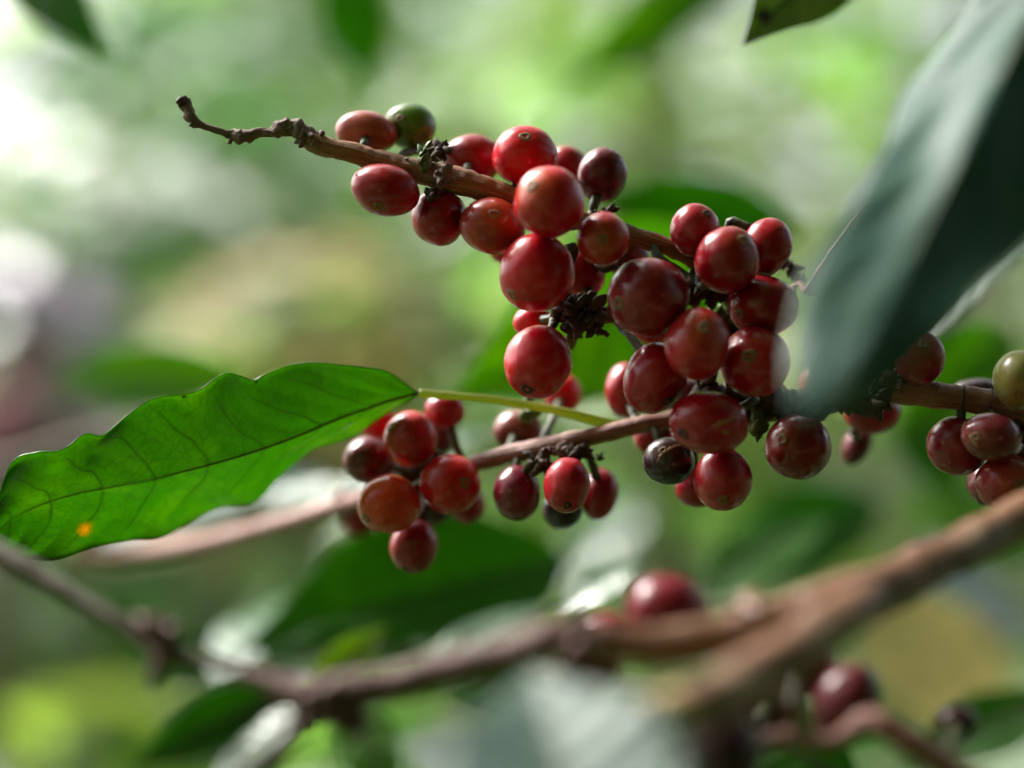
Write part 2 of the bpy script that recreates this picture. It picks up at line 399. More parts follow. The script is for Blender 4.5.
knot(790, 268, .353, 9, 24, 17, bA)
knot(800, 280, .352, 7, 10, 171, bA, 'node_green', 1, .4, 'green_bract')
# short dead spur between the upper cherries
bC, ptsC = branch('spur_twig', [(556, 318, .343, 5), (575, 314, .344, 8), (600, 314, .346, 8), (630, 316, .350, 8), (665, 305, .354, 8), (700, 290, .352, 7), (716, 288, .350, 6)],
    M['bark_tip'], 'short dark spur with crusty dry bracts above the lone hanging cherry', 'twig', rough=.25)
knot(583, 314, .342, 20, 130, 18, bC, stretch=1.3, piece=.17)
knot(566, 305, .343, 12, 60, 19, bC, stretch=1.0, piece=.22)
knot(597, 328, .342, 9, 26, 20, bC, piece=.3)
knot(572, 338, .346, 8, 8, 201, bC, 'node_green', 1, .5, 'green_bract')
# second branch, through the middle of the picture
bB, ptsB = branch('fruiting_branch', [(1110, 428, .340, 17), (1040, 414, .341, 15), (985, 402, .342, 13.5), (940, 396, .343, 13), (900, 389, .344, 15), (860, 392, .347, 14), (820, 402, .349, 13), (785, 408, .350, 12), (740, 415, .353, 10), (690, 418, .354, 9), (645, 424, .353, 9),
    (600, 434, .353, 9), (560, 443, .354, 9.5), (520, 452, .357, 9.5), (480, 462, .361, 8), (430, 478, .372, 8), (380, 494, .385, 8), (335, 508, .40, 9), (280, 524, .418, 9.5), (215, 541, .44, 10), (150, 552, .465, 10), (80, 556, .49, 8)],
    M['bark_red'], 'long reddish brown branch running level behind the leaf stalk and the lower clusters', rough=.09)
knot(893, 378, .343, 15, 50, 21, bB, 'bark_tip', 1.2, .3)
knot(868, 398, .343, 16, 50, 22, bB, stretch=1.5)
knot(835, 398, .345, 16, 60, 23, bB, stretch=1.5)
knot(800, 405, .346, 16, 60, 24, bB, stretch=1.5)
knot(769, 398, .348, 18, 70, 25, bB)
knot(742, 402, .350, 18, 60, 26, bB)
knot(760, 428, .345, 9, 12, 27, bB, 'node_green', 1, .55, 'green_bract')
knot(805, 422, .344, 10, 26, 28, bB)
knot(885, 360, .347, 14, 30, 281, bB, 'node_green', 1, .35, 'green_bract')
knot(540, 461, .349, 12, 50, 29, bB, stretch=1.1)
knot(556, 451, .349, 9, 20, 30, bB, 'bark_tip')
knot(575, 452, .350, 12, 30, 31, bB)
knot(600, 457, .352, 5, 10, 32, bB)
knot(528, 410, .358, 10, 14, 321, bB, 'node_green', 1, .4, 'green_bract')
knot(425, 480, .372, 26, 60, 33, bB)
knot(345, 505, .398, 12, 26, 34, bB, 'bark_red')
knot(1030, 430, .345, 22, 50, 35, bB)
def ring(px, py, z, r_px, parent, mat):      # leaf scar: a thin raised ring round the branch
    i = min(range(len(ptsB)), key=lambda k: (ptsB[k] - P(px, py, z)).length)
    c = ptsB[i]; t = (ptsB[i + 1] - ptsB[i - 1]).normalized(); s1 = t.orthogonal().normalized(); s2 = t.cross(s1); r = r_px * S(z)
    V, F = [], []
    for a in range(28):
        d = s1 * math.cos(a / 28 * 2 * math.pi) + s2 * math.sin(a / 28 * 2 * math.pi)
        for b in range(6):
            e = b / 6 * 2 * math.pi; V.append(c + d * (r + math.cos(e) * r * .07) + t * math.sin(e) * r * .10)
    for a in range(28):
        for b in range(6): F.append((a * 6 + b, a * 6 + (b + 1) % 6, ((a + 1) % 28) * 6 + (b + 1) % 6, ((a + 1) % 28) * 6 + b))
    return link_mesh('leaf_scar', V, F, mat, parent)
ring(960, 398, .343, 13.5, bB, M['node']); ring(988, 402, .342, 13.7, bB, M['node']); ring(935, 395, .343, 13.4, bB, M['bark_tip'])
# thick front branch with the sawn stub
bD, ptsD = branch('woody_branch', [(1120, 458, 0.3040, 22), (1060, 496, 0.2990, 22), (1000, 530, 0.2920, 22), (940, 560, 0.2820, 23), (890, 585, 0.2760, 27), (850, 600, 0.2710, 29), (800, 612, 0.2680, 23), (750, 627, 0.2660, 21), (700, 640, 0.2640, 22), (650, 645, 0.2620, 19),
    (600, 640, 0.2600, 18), (560, 640, 0.2600, 19)], M['bark_front'], 'thick orange brown woody branch crossing low in front of everything', rough=.08, nscale=160)
_, ptsD2 = branch('plum_shoot', [(585, 641, 0.2600, 18), (550, 640, 0.2600, 21), (500, 655, 0.2610, 18), (450, 668, 0.2620, 18), (400, 681, 0.2630, 18), (350, 692, 0.2630, 19), (310, 697, 0.2630, 22), (275, 684, 0.2640, 12), (240, 672, 0.2660, 7)],
    M['bark_dull'], None, parent=bD, rough=.09, nscale=170)
_, ptsD3 = branch('thin_shoot', [(250, 675, 0.2655, 7.5), (205, 662, 0.2680, 8), (168, 652, 0.2700, 13), (140, 638, 0.2720, 8.5), (100, 613, 0.2750, 9), (55, 586, 0.2790, 10), (10, 560, 0.2830, 12), (-50, 530, 0.2890, 12)],
    M['bark_grey'], None, parent=bD, rough=.1, nscale=170)
st, ptsS = branch('side_stub', [(872, 598, .266, 20), (845, 616, .260, 25), (805, 642, .254, 26), (765, 668, .248, 27), (720, 695, .242, 28), (680, 711, .238, 28)],
    M['bark_front'], None, parent=bD, rough=.10, nscale=160)
branch('sawn_end', [(690, 708, .239, 27.5), (655, 721, .236, 28), (632, 727, .234, 26), (622, 729, .233, 16)], M['bark_cut'], None, parent=bD, rough=.10, nscale=160)
branch('side_shoot', [(318, 700, 0.2630, 14), (300, 725, 0.2610, 10), (270, 755, 0.2580, 9), (235, 790, 0.2550, 9)], M['bark_grey'], None, parent=bD)
knot(320, 705, 0.2610, 26, 14, 36, bD, 'bark_dull', 1.0, .4)
knot(166, 648, 0.2690, 18, 16, 37, bD, 'bark_dull', 1.0, .38)
knot(170, 628, 0.2700, 9, 8, 38, bD, 'bark_dull', .5, .5)
knot(572, 640, 0.2580, 26, 14, 39, bD, 'bark_dull', 1.3, .4)
knot(745, 612, 0.2660, 14, 8, 40, bD, 'bark_front', 1.3, .5)
# lower right twig
bE, ptsE = branch('bare_twig', [(1000, 800, 0.2660, 15), (950, 768, 0.2680, 15), (905, 738, 0.2700, 15), (872, 722, 0.2720, 14), (830, 742, 0.2740, 9), (790, 738, 0.2760, 10), (755, 742, 0.2780, 9), (720, 752, 0.2800, 8)],
    M['bark_red'], 'thin pinkish brown twig bent under the darkest shrivelled cherries', 'twig', rough=.1)
branch('side_shoot', [(800, 742, 0.2760, 5), (790, 710, 0.2750, 5), (765, 690, 0.2740, 5), (745, 668, 0.2730, 5)], M['bark_red'], None, parent=bE)
# far thin twig at left and mid-distance twigs
bF, ptsF = branch('bare_twig', [(-40, 470, .60, 5), (20, 458, .58, 6), (70, 440, .56, 6), (120, 425, .54, 4), (175, 410, .52, 3)], M['bark_grey'], 'faint grey twig poking out behind the broad lit leaf', 'twig')

# ------------------------------------------------------------------ CHERRIES
BR, DR, WI, BK, GR, OR = (.50, .003, .013), (.28, .0025, .009), (.10, .004, .010), (.022, .007, .009), (.075, .16, .010), (.52, .040, .010)
GA, GB, GC, GD, GE = ('cherries along the upper branch', 'cherries in the central cluster', 'cherries in the two lower middle clusters', 'blurred cherries round the woody branch', 'cherries at the outer branch')
# px, py, rx, ry, tilt deg, rank (smaller = nearer; <0 in front of the branch), depth, colour, ripening tint, navel offset (x right, y up, in radii) or None, label, group
CH = [
 (690,400,24,22, 0, 7,.3600,WI,0,None,'dark cherry glimpsed between the pear shaped, upright oval and scarred ones',GB),
 (738,400,22,20, 0, 7,.3620,WI,0,None,'dark cherry wedged above the scarred one and below the wrinkled highlight one',GB),
 (398,468,22,22, 0, 7,.3780,WI,0,None,'shaded cherry at the very middle of the cluster under the leaf',GC),
 (1012,424,22,20, 0, 6,.3560,WI,0,None,'dim cherry tucked under the branch just below the mottled green brown one',GE),
 (700,720,34,32, 0, 4,.3000,(.12,.004,.006),0,None,'dim blurred cherry under the sawn stub beside the blackish one',GD),
 (770,700,34,36, 10, 5,.3050,(.09,.004,.007),0,None,'dim blurred cherry low between the sawn stub and the brown oval cherry',GD),
 (367,132,32,21,-8, 3,.3500,(.30,.045,.022),.55,None,'dusty rust red cherry at the tip end, sitting atop the branch beside the green one',GA),
 (410,126,26,23, 0, 4,.3540,GR,.25,(-.35,.2),'unripe green cherry peeking above the upper branch',GA),
 (385,190,35,26,-14,-1,.3420,DR,.20,None,'red cherry hanging lowest at the tip end, directly below the rust coloured one',GA),
 (439,217,27,29, 0, 2,.3440,DR,.15,None,'deep red cherry under the branch knot with green bracts',GA),
 (472,160,30,26, 0, 5,.3560,DR,.10,None,'speckled crimson cherry half hidden behind the branch, right of the green cherry',GA),
 (525,156,33,30, 0, 2,.3440,BR,.15,(.0,.55),'bright glossy cherry highest in the pile above the orange topped one',GA),
 (492,226,33,28,-12,-1,.3400,(.36,.028,.014),.55,(.1,.35),'russet streaked cherry pressed under the branch, left of the orange topped one',GA),
 (549,202,35,36, 0,-6,.3260,BR,1.0,(-.52,.38),'cherry with orange yellow top covering the upper branch',GA),
 (602,175,25,28,-12, 3,.3480,WI,.20,None,'dark purple wrinkled cherry standing out alone above the upper pile',GA),
 (566,166,21,20, 0, 6,.3600,DR,0,None,'small sliver of cherry wedged behind the purple wrinkled one',GA),
 (603,239,26,27, 0,-5,.3290,(.42,.022,.018),.55,(-.05,-.12),'small cherry with its tan eye scar facing straight out',GA),
 (537,273,38,40,-20,-4,.3330,BR,.15,(-.66,-.58),'large bright cherry with white glint below the orange topped one',GA),
 (581,273,25,26, 0, 4,.3520,DR,0,None,'shaded cherry tucked between the large bright one and the eye scar one',GA),
 (508,246,20,20, 0, 7,.3600,DR,0,None,'hidden cherry showing as a thin edge under the russet streaked one',GA),
 (538,362,34,37,-18,-2,.3350,BR,.10,None,'lone shiny red cherry hanging below the crusty spur',GA),
 (533,322,20,17, 0, 5,.3500,BR,0,None,'half hidden cherry just above the lone hanging one',GA),
 (563,394,19,20, 0, 6,.3760,BR,0,None,'soft focus cherry behind the lone hanging one, over the leaf stalk',GA),
 (695,230,25,27, 0,-2,.3400,(.32,.010,.018),.10,None,'small round cherry atop the central cluster where the branch enters',GB),
 (727,260,32,34,-20,-5,.3330,DR,.35,(.42,.55),'maroon cherry with brown smudge near the top of the central cluster',GB),
 (766,247,26,30,-20, 2,.3420,DR,.10,(.75,-.75),'cherry at the top corner of the central cluster beside the drooping leaf edge',GB),
 (648,297,41,40, 0,-5,.3310,(.22,.006,.014),.20,(-.8,-.2),'largest cherry, dark maroon, left side of the central cluster',GB),
 (626,256,24,20, 0, 5,.3570,WI,0,None,'shadowed cherry under the branch between eye scar cherry and largest cherry',GB),
 (763,306,35,31, 0,-1,.3370,DR,.40,(-.75,-.30),'dark cherry with bright top glint touching the drooping leaf',GB),
 (697,344,32,37,-8,-6,.3280,(.42,.014,.018),.60,(.10,.45),'upright oval cherry with brown smudge at the heart of the central cluster',GB),
 (755,362,35,35, 0,-2,.3350,(.36,.008,.014),.20,None,'red cherry with wrinkled highlight above the dark node, beside the leaf',GB),
 (655,378,31,37,-24,-4,.3350,(.33,.007,.012),.05,None,'smooth pear shaped cherry with one pale dot, below the largest one',GB),
 (626,390,21,28, 0, 4,.3620,DR,0,None,'pale sheened cherry blurred behind the pear shaped one',GB),
 (657,318,30,28, 0, 4,.3560,DR,0,None,'cherry mostly covered, its lower edge showing below the largest one',GB),
 (709,423,40,32, -6,-6,.3290,DR,.10,(-.74,-.36),'scarred cherry lying sideways over the branch with ringed eye',GB),
 (669,461,26,24,-10, 1,.3420,BK,.35,(-.3,.5),'blackened cherry with tan crease under the scarred sideways one',GB),
 (723,479,29,32, 0,-1,.3360,(.34,.008,.016),.15,None,'lowest cherry of the central cluster with two soft glints',GB),
 (697,488,22,20, 0, 5,.3540,DR,0,None,'cherry mostly behind the lowest one of the central cluster',GB),
 (655,437,21,20, 0, 6,.3640,DR,0,None,'dim cherry behind the branch, above the blackened one',GB),
 (798,447,33,33, 0,-1,.3420,(.17,.006,.010),.45,(-.62,.25),'wine red cherry hanging alone below the drooping leaf tip',GE),
 (920,358,25,27, 0,-2,.3420,DR,.75,(-.05,.50),'cherry standing on the branch with brown cap and ringed eye',GE),
 (908,312,27,25, 0, 4,.3480,(.10,.045,.030),.55,None,'brownish cherry half veiled by the drooping leaf',GE),
 (872,412,28,22, 0, 5,.3640,DR,0,None,'dark cherry slung beneath the branch near the brown capped one',GE),
 (857,444,14,22,-25, 6,.3760,WI,0,None,'shrunken purple cherry, thin and blurred, hanging under the branch',GE),
 (825,384,24,22, 0, 3,.3600,(.40,.10,.03),.7,None,'orange tinged cherry hidden at the very tip of the drooping leaf',GE),
 (1019,380,25,30, 0,-3,.3330,(.17,.17,.045),.9,(-.3,-.5),'mottled green brown cherry cut by the frame edge',GE),
 (957,446,30,30,-10,-1,.3420,(.24,.006,.014),.30,None,'glossy dark red cherry left in the outermost bunch under the branch',GE),
 (991,437,30,24,-12,-3,.3320,(.15,.012,.020),.45,(-.7,.0),'flattened wine coloured cherry overlapping its neighbours in the outermost bunch',GE),
 (1006,483,30,28, 0,-2,.3360,(.34,.030,.030),.60,(.2,.0),'pale blotched red cherry lowest in the outermost bunch',GE),
 (988,484,20,22, 0, 5,.3500,WI,0,None,'narrow dark edge of cherry behind the pale blotched one',GE),
 (978,393,28,15, 0, 4,.3560,BK,0,None,'blackish shrivelled cherry lying behind the branch by the frame edge',GE),
 (1030,446,26,26, 0, 5,.3500,WI,0,None,'shadowed cherry at the frame edge, deep in the outermost bunch',GE),
 (411,439,27,29, 0,-3,.3560,(.40,.010,.012),.15,None,'glossy red cherry at the top of the lower cluster by the leaf base',GC),
 (368,460,25,24, 0, 2,.3620,WI,0,None,'almost black cherry at the outer side of the cluster under the leaf',GC),
 (379,424,19,17, 0, 4,.3720,BR,0,None,'cherry partly covered by the leaf base, above the almost black one',GC),
 (445,411,20,19, 0, 3,.3640,DR,0,None,'small dark cherry touching the leaf stalk',GC),
 (450,484,31,30, 0,-4,.3540,(.55,.010,.012),.20,(.55,.1),'round bright cherry nearest the branch in the cluster under the leaf',GC),
 (389,504,32,29, 12,-5,.3520,(.62,.045,.010),.55,(-.7,-.45),'orange red cherry, brightest of the cluster under the leaf',GC),
 (414,546,24,27,-10,-1,.3600,(.28,.008,.014),.10,None,'lowest hanging cherry of the cluster under the leaf',GC),
 (359,515,18,22, 0, 4,.3700,DR,0,None,'dark red cherry peeping from behind the orange red one',GC),
 (467,504,18,20, 0, 5,.3720,DR,0,None,'cherry peeping from beneath the round bright one',GC),
 (432,508,20,18, 0, 6,.3760,WI,0,None,'shaded cherry deep between the orange red and round bright ones',GC),
 (440,436,17,19, 0, 6,.3800,WI,0,None,'shaded cherry deep between the leaf stalk and the glossy red one',GC),
 (518,430,25,21, 0, 4,.3700,(.17,.035,.022),.30,None,'dull brownish wrinkled cherry resting above the middle branch',GC),
 (517,493,24,28, 6,-1,.3530,(.18,.008,.024),.10,None,'plum coloured cherry, first below the crusty knot of the middle branch',GC),
 (567,485,23,28,-6,-4,.3440,(.36,.010,.018),.10,None,'cherry flecked with pale scratches, centre of the small middle bunch',GC),
 (599,494,19,26,-8, 2,.3620,DR,.20,None,'dark red cherry outermost in the small middle bunch',GC),
 (562,510,20,19, 0, 5,.3600,BK,0,None,'black cherry underneath the flecked one',GC),
 (668,612,42,38,-20, 3,0.2840,(.17,.005,.014),0,None,'big blurred cherry with lilac sheen rising behind the woody branch',GD),
 (798,662,40,34,-20, 3,0.2840,(.20,.004,.006),0,None,'blurred blood red cherry under the fork of the woody branch',GD),
 (846,704,33,44,-28, 1,0.2740,(.10,.012,.014),0,None,'blurred brown oval cherry hanging against the pinkish twig',GD),
 (722,752,44,46, 20,-2,0.2520,(.050,.016,.026),0,None,'blurred blackish cherry cut by the bottom of the frame',GD),
 (957,722,20,17, 0, 2,0.2880,(.045,.010,.012),0,None,'small blurred black cherry standing apart, low by the corner',GD),
 (590,662,32,28, 0, 2,0.2780,(.15,.006,.008),0,None,'blurred cherry glowing dimly under the bend of the woody branch',GD),
 (608,634,28,22, 0, 4,0.2860,(.20,.012,.014),0,None,'blurred cherry above the bend, left of the lilac sheened one',GD),
]
C = []
for c in CH:
    r = (c[2] + c[3]) / 2 * S(c[6]); C.append(dict(px=c[0], py=c[1], z=c[6], z0=c[6], rank=c[5], rp=(c[2] + c[3]) / 2))
for it in range(260):
    for i, a in enumerate(C):
        pa = P(a['px'], a['py'], a['z']); ra = a['rp'] * S(a['z'])
        for b in C[i + 1:]:
            pb = P(b['px'], b['py'], b['z']); rb = b['rp'] * S(b['z'])
            dx = math.hypot(pa.x - pb.x, pa.z - pb.z); need = (ra + rb) * .935
            if dx < need:
                dy = math.sqrt(need * need - dx * dx); s = 1 if b['rank'] >= a['rank'] else -1
                cur = (b['z'] - a['z']) * s
                if cur < dy:
                    e = (dy - cur) * .5 * .6
                    a['z'] -= s * e; b['z'] += s * e; pa = P(a['px'], a['py'], a['z'])
        for q, r in SOLID:
            if abs(q.y - a['z']) > .03: continue
            dx = math.hypot(pa.x - q.x, pa.z - q.z); need = (ra + r) * .96
            if dx < need:
                dy = math.sqrt(need * need - dx * dx)
                if a['rank'] < 0 and a['z'] > q.y - dy and a['z'] > q.y - .03: a['z'] = max(q.y - dy, a['z'] - .0008)
                elif a['rank'] > 0 and a['z'] < q.y + dy: a['z'] = min(q.y + dy, a['z'] + .0008)
                pa = P(a['px'], a['py'], a['z'])
NODES = [(p, r) for p, r in SOLID]
def make_cherry(spec, st_, idx):
    px, py, rx, ry, tilt, rank, z0, col, tint, nav, label, grp = spec
    z = st_['z']; c = P(px, py, z); s = S(z); rx *= s; ry *= s; rd = (rx + ry) / 2
    near, nr = min(NODES, key=lambda q: (q[0] - c).length - q[1])
    if nav:
        nx, ny = nav; ax = Vector((nx, -math.sqrt(max(.02, 1 - nx * nx - ny * ny)), ny)).normalized()
    else:
        ax = (c - near).normalized(); ax = Vector((ax.x, ax.y + .12, ax.z)).normalized()
    s1 = ax.orthogonal().normalized(); s2 = ax.cross(s1)
    T = R(tilt); ex = Vector((math.cos(T), 0, math.sin(T))); ez = Vector((-math.sin(T), 0, math.cos(T))); ey = Vector((0, 1, 0))
    def warp(d):        # unit-sphere direction (possibly off the surface) -> fruit shape
        ln = d.length; u = d.normalized()
        k = 1 + .040 * noise.noise(u * 1.3 + Vector((idx * 3.1, 0, 0))) + .014 * noise.noise(u * 3.5 + Vector((0, idx * 1.7, 0)))
        k *= 1 - .030 * max(0, u.dot(ax)) ** 14 - .05 * max(0, -u.dot(ax)) ** 16
        if abs(tint) > .3 or idx % 3 == 0: k += .012 * abs(u.dot(s1)) ** 2
        d = u * ln * k
        return ex * d.dot(ex) * rx + ez * d.dot(ez) * ry + ey * d.y * rd
    nr_, ns = 36, 48; V, F, U = [], [], []
    for i in range(nr_ + 1):
        th = math.pi * i / nr_
        for j in range(ns + 1):
            a = 2 * math.pi * (j % ns) / ns
            d = ax * math.cos(th) + (s1 * math.cos(a) + s2 * math.sin(a)) * math.sin(th)
            V.append(warp(d)); U.append((j / ns, i / nr_))
    w = ns + 1
    for i in range(nr_):
        for j in range(ns):
            a, b, c2, d = i * w + j, i * w + j + 1, (i + 1) * w + j + 1, (i + 1) * w + j
            if i == 0: F.append((a, d, c2))
            elif i == nr_ - 1: F.append((a, d, b))
            else: F.append((a, d, c2, b))
    for k, other in enumerate(C):          # pressed flat where two fruits touch
        if k == idx: continue
        oc = P(other['px'], other['py'], other['z']); orr = other['rp'] * S(other['z']); dv = oc - c; ds = dv.length
        if ds > (rd + orr) * 1.05 or ds < (rd + orr) * .86: continue
        dv = dv / ds; lim = ds * rd / (rd + orr)
        for q, v in enumerate(V):
            ex_ = v.dot(dv) - (lim - .0001)
            if ex_ > 0: V[q] = v - dv * ex_
    o = link_mesh('coffee_cherry', V, F, M['cherry'], None, U); o.location = c
    o.color = (*col, tint); tag(o, label, 'coffee cherry', grp)
    # the eye: a low ring with a pit, on the pole away from the stalk
    V, F = [], []; prof = [(0, .985), (.045, .985), (.070, 1.004), (.105, 1.022), (.145, 1.018), (.190, 1.004), (.215, .988)]
    ns = 20
    for k, (ang, h) in enumerate(prof):
        for j in range(ns):
            a = 2 * math.pi * j / ns; wv = 1 + .10 * math.sin(a * 3 + idx)
            V.append(warp((ax * math.cos(ang * wv) + (s1 * math.cos(a) + s2 * math.sin(a)) * math.sin(ang * wv)) * h))
    for k in range(len(prof) - 1):
        for j in range(ns): F.append((k * ns + j, k * ns + (j + 1) % ns, (k + 1) * ns + (j + 1) % ns, (k + 1) * ns + j))
    e = link_mesh('eye_scar', V, F, M['navel'] if tint > .12 else M['navel_dark']); e.parent = o
    # stalk to the nearest node
    st = c + warp(-ax * .97); end = near - (near - c).normalized() * nr * .3
    ln = (end - st).length
    if ln > .020: end = st + (end - st).normalized() * .006
    k = min(ln, .02) * .35
    pts = [Vector(q) for q in catmull([tuple(st), tuple(st - ax * k + (end - st) * .15), tuple(st.lerp(end, .65)), tuple(end)], 12)]
    V, F, U = tube_data(pts, [.00085 + .0004 * abs(t / 12 - .4) for t in range(13)], 10, .15, 500)
    link_mesh('stalk', V, F, M['stalk'], o, U)
    return o, warp, ax, s1, s2
bpy.context.view_layer.update()
made = []
for i, (spec, s_) in enumerate(zip(CH, C)): made.append(make_cherry(spec, s_, i))

def surface_mark(rec, spec, path, wid, name, mat, lift=1.006):
    """a thin raised scar following the fruit's skin; path in (x, y) picture radii"""
    o, warp, ax, s1, s2 = rec; V, F = [], []
    T = R(spec[4])
    def on(x, y):
        X = x * math.cos(T) + y * math.sin(T); Z = -x * math.sin(T) + y * math.cos(T)
        X, Z = x, y
        return Vector((X, -math.sqrt(max(.01, 1 - X * X - Z * Z)), Z)).normalized() * lift
    sm = catmull(path, 24)
    for k, (x, y) in enumerate(sm):
        x2, y2 = sm[min(k + 1, 24)]; x1, y1 = sm[max(k - 1, 0)]
        l = math.hypot(x2 - x1, y2 - y1) or 1; nx, ny = -(y2 - y1) / l, (x2 - x1) / l
        w = wid * math.sin(math.pi * (k + .6) / 25.2) * (1 + .5 * math.sin(k * 2.3))
        for q in (-1, -.4, .4, 1):
            d = on(x + nx * w * q, y + ny * w * q)
            V.append(warp(d * (1.004 if abs(q) < .5 else .992)))
    for k in range(24):
        for q in range(3): F.append((k * 4 + q, k * 4 + q + 1, k * 4 + q + 5, k * 4 + q + 4))
    m = link_mesh(name, V, F, mat); m.parent = o
    return m
idx = {c[10]: i for i, c in enumerate(CH)}
def find(t): return next(i for i, c in enumerate(CH) if t in c[10])
i = find('scarred cherry lying sideways'); surface_mark(made[i], CH[i], [(-.05, -.12), (.15, .02), (.40, .12), (.66, .34)], .045, 'scar', M['scar'])
surface_mark(made[i], CH[i], [(.22, -.22), (.32, -.26), (.42, -.22)], .06, 'scar', M['scar'])
surface_mark(made[i], CH[i], [(.70, .30), (.76, .22), (.78, .12)], .03, 'scar', M['scar'])
i = find('pear shaped cherry with one pale dot'); surface_mark(made[i], CH[i], [(-.14, -.42), (-.11, -.42), (-.08, -.42)], .05, 'pale_dot', M['scar'])
i = find('blackened cherry'); surface_mark(made[i], CH[i], [(-.55, -.05), (-.35, .35), (.1, .62), (.5, .68)], .07, 'crease', M['scar'])
i = find('russet streaked'); surface_mark(made[i], CH[i], [(.35, .02), (.45, .18), (.52, .34)], .035, 'scar', M['scar'])
i = find('flattened wine'); surface_mark(made[i], CH[i], [(-.85, .1), (-.78, -.15), (-.6, -.45)], .05, 'scar', M['scar'])

# ------------------------------------------------------------------ NEAR LEAVES
# the broad sharp leaf; upper margin wavy, lower half turned away
mid = [(417,393,.352),(385,402,.350),(340,418,.348),(295,437,.346),(250,453,.345),(205,466,.344),(160,477,.343),(115,486,.342),(75,494,.341),(35,507,.339),(5,524,.337),(-12,548,.335)]
up  = [(417,392,.352),(402,380,.350),(384,368,.349),(364,361,.3485),(340,359,.347),(314,360,.3465),(286,366,.346),(262,370,.346),(252,373,.346),(240,370,.3455),(226,372,.345),(200,386,.344),(176,388,.3435),(152,392,.343),(130,410,.342),(104,434,.3415),(84,432,.341),(60,448,.340),(34,452,.3395),(8,468,.339),(-14,546,.335)]
lo  = [(417,394,.352),(395,409,.354),(364,424,.358),(322,444,.362),(286,470,.366),(252,494,.368),(214,510,.366),(176,528,.360),(140,538,.352),(95,548,.346),(46,560,.340),(-6,552,.335)]
broad = leaf_px('broad_leaf', mid, up, lo, M['leaf_main'], M['rib_green'], 'broad wavy edged green leaf in sharp focus, net of veins showing',
        petiole=[(419,393,.352,4.5),(440,395,.352,4.2),(480,398,.352,4),(520,404,.353,4.2),(560,411,.353,4.6),(598,421,.354,5.5),(625,426,.354,5)],
        nu=130, nv=26, ribs=9, corr=.0007, wave=.0012, wavef=4.3, seed=2.0, rib_r=.00033, rim=.0016)
# drooping out-of-focus leaf, upper right: glossy blue-green
mid = [(1150,-190,0.3020),(1085,-90,0.2920),(1040,0,0.2830),(1000,80,0.2720),(958,165,0.2610),(918,240,0.2510),(882,310,0.2410),(852,365,0.2330),(822,412,0.2280)]
up  = [(1150,-190,0.2910),(1040,-90,0.2930),(968,5,0.2920),(908,85,0.2850),(886,150,0.2740),(850,215,0.2620),(804,285,0.2490),(794,345,0.2380),(800,412,0.2270)]
lo  = [(1158,-190,0.3110),(1168,-40,0.2970),(1152,60,0.2850),(1102,150,0.2710),(1042,225,0.2600),(987,285,0.2510),(947,340,0.2440),(893,388,0.2400),(846,416,0.2370)]
leaf_px('drooping_leaf', mid, up, lo, M['leaf_dark'], M['stalk'], 'large blurred blue green leaf drooping over the central cluster from the top corner',
        nu=80, nv=24, ribs=7, corr=.0005, wave=.002, wavef=1.5, seed=.6, rib_r=.0006, folds=.00035)
# pink-rimmed leaf edge behind it
rimc = [(1022,60,.345),(955,110,.345),(886,180,.346),(838,243,.346),(806,290,.348)]
cl = leaf_px('curled_leaf', [(1022,62,.345),(970,140,.345),(905,215,.346),(850,262,.347),(808,293,.348)], rimc,
        [(1022,64,.345),(1010,180,.352),(940,262,.358),(872,300,.358),(810,296,.348)], M['leaf_grey'], M['bark_red'],
        'leaf with a thin pinkish curled rim showing behind the drooping one', nu=40, nv=10, corr=.0008, wave=.002, wavef=3, petiole=[(806,292,.348,3),(800,284,.350,3),(790,290,.352,3)])
rp, rr_ = px_path([(a, b, c - .0004, 1.0 + .7 * math.sin(k * .9)) for k, (a, b, c) in enumerate(rimc) if k > 1], 50)
V, F, U = tube_data(rp, [abs(x) + .0001 for x in rr_], 8, .5, 500); link_mesh('rim', V, F, M['rim_pink'], cl, U)
def L(*a, **k): return free_leaf(*a, **k)
G1 = 'blurred leaves close behind the cherries'
L('coffee_leaf', (568,560,.485), (240,650,.46), 165, (-.1,-.85,.35), 'leaf_deep', 'deep green leaf under the lowest cherry of the leaf cluster', group=G1)
L('coffee_leaf', (740,250,.47), (452,398,.44), 165, (.1,-.95,.12), 'leaf_mid', 'bright green leaf behind the lone hanging cherry and its spur', group=G1)
L('coffee_leaf', (800,230,.55), (575,200,.53), 75, (0,-.95,.15), 'leaf_deep', 'dark green leaf strip above the branch, right of the purple wrinkled cherry', group=G1)
L('coffee_leaf', (245,378,.52), (50,382,.54), 66, (0,-.96,.12), 'leaf_mid', 'green leaf tip rising behind the wavy edge of the broad leaf', group=G1)
L('coffee_leaf', (335,-70,.60), (368,95,.60), 66, (.2,-.95,.1), 'leaf_deep', 'dark hanging leaf at the top edge above the green cherry', group=G1)
L('coffee_leaf', (-5,-60,.50), (112,62,.48), 66, (.1,-.95,.1), 'leaf_deep', 'dark leaf crossing the white sky gap at the top corner', group=G1)
spotted = L('coffee_leaf', (852,-62,.40), (742,46,.372), 92, (.1,-.9,.2), 'leaf_spotted', 'olive leaf with a round brown spot dipping in from the top edge', group=G1)
L('coffee_leaf', (745,-40,.65), (560,95,.62), 62, (0,-.95,.2), 'leaf_mid', 'blurred fresh green leaf slanting under the top edge, left of the spotted leaf', group=G1)
L('coffee_leaf', (1010,330,.52), (895,430,.50), 90, (-.1,-.95,.1), 'leaf_mid', 'vivid green leaf patch behind the brown capped cherry', group=G1)
L('coffee_leaf', (1050,210,.48), (868,392,.45), 60, (-.35,-.55,.75), 'leaf_gloss', 'shiny leaf sloping behind the half veiled brownish cherry', group=G1)
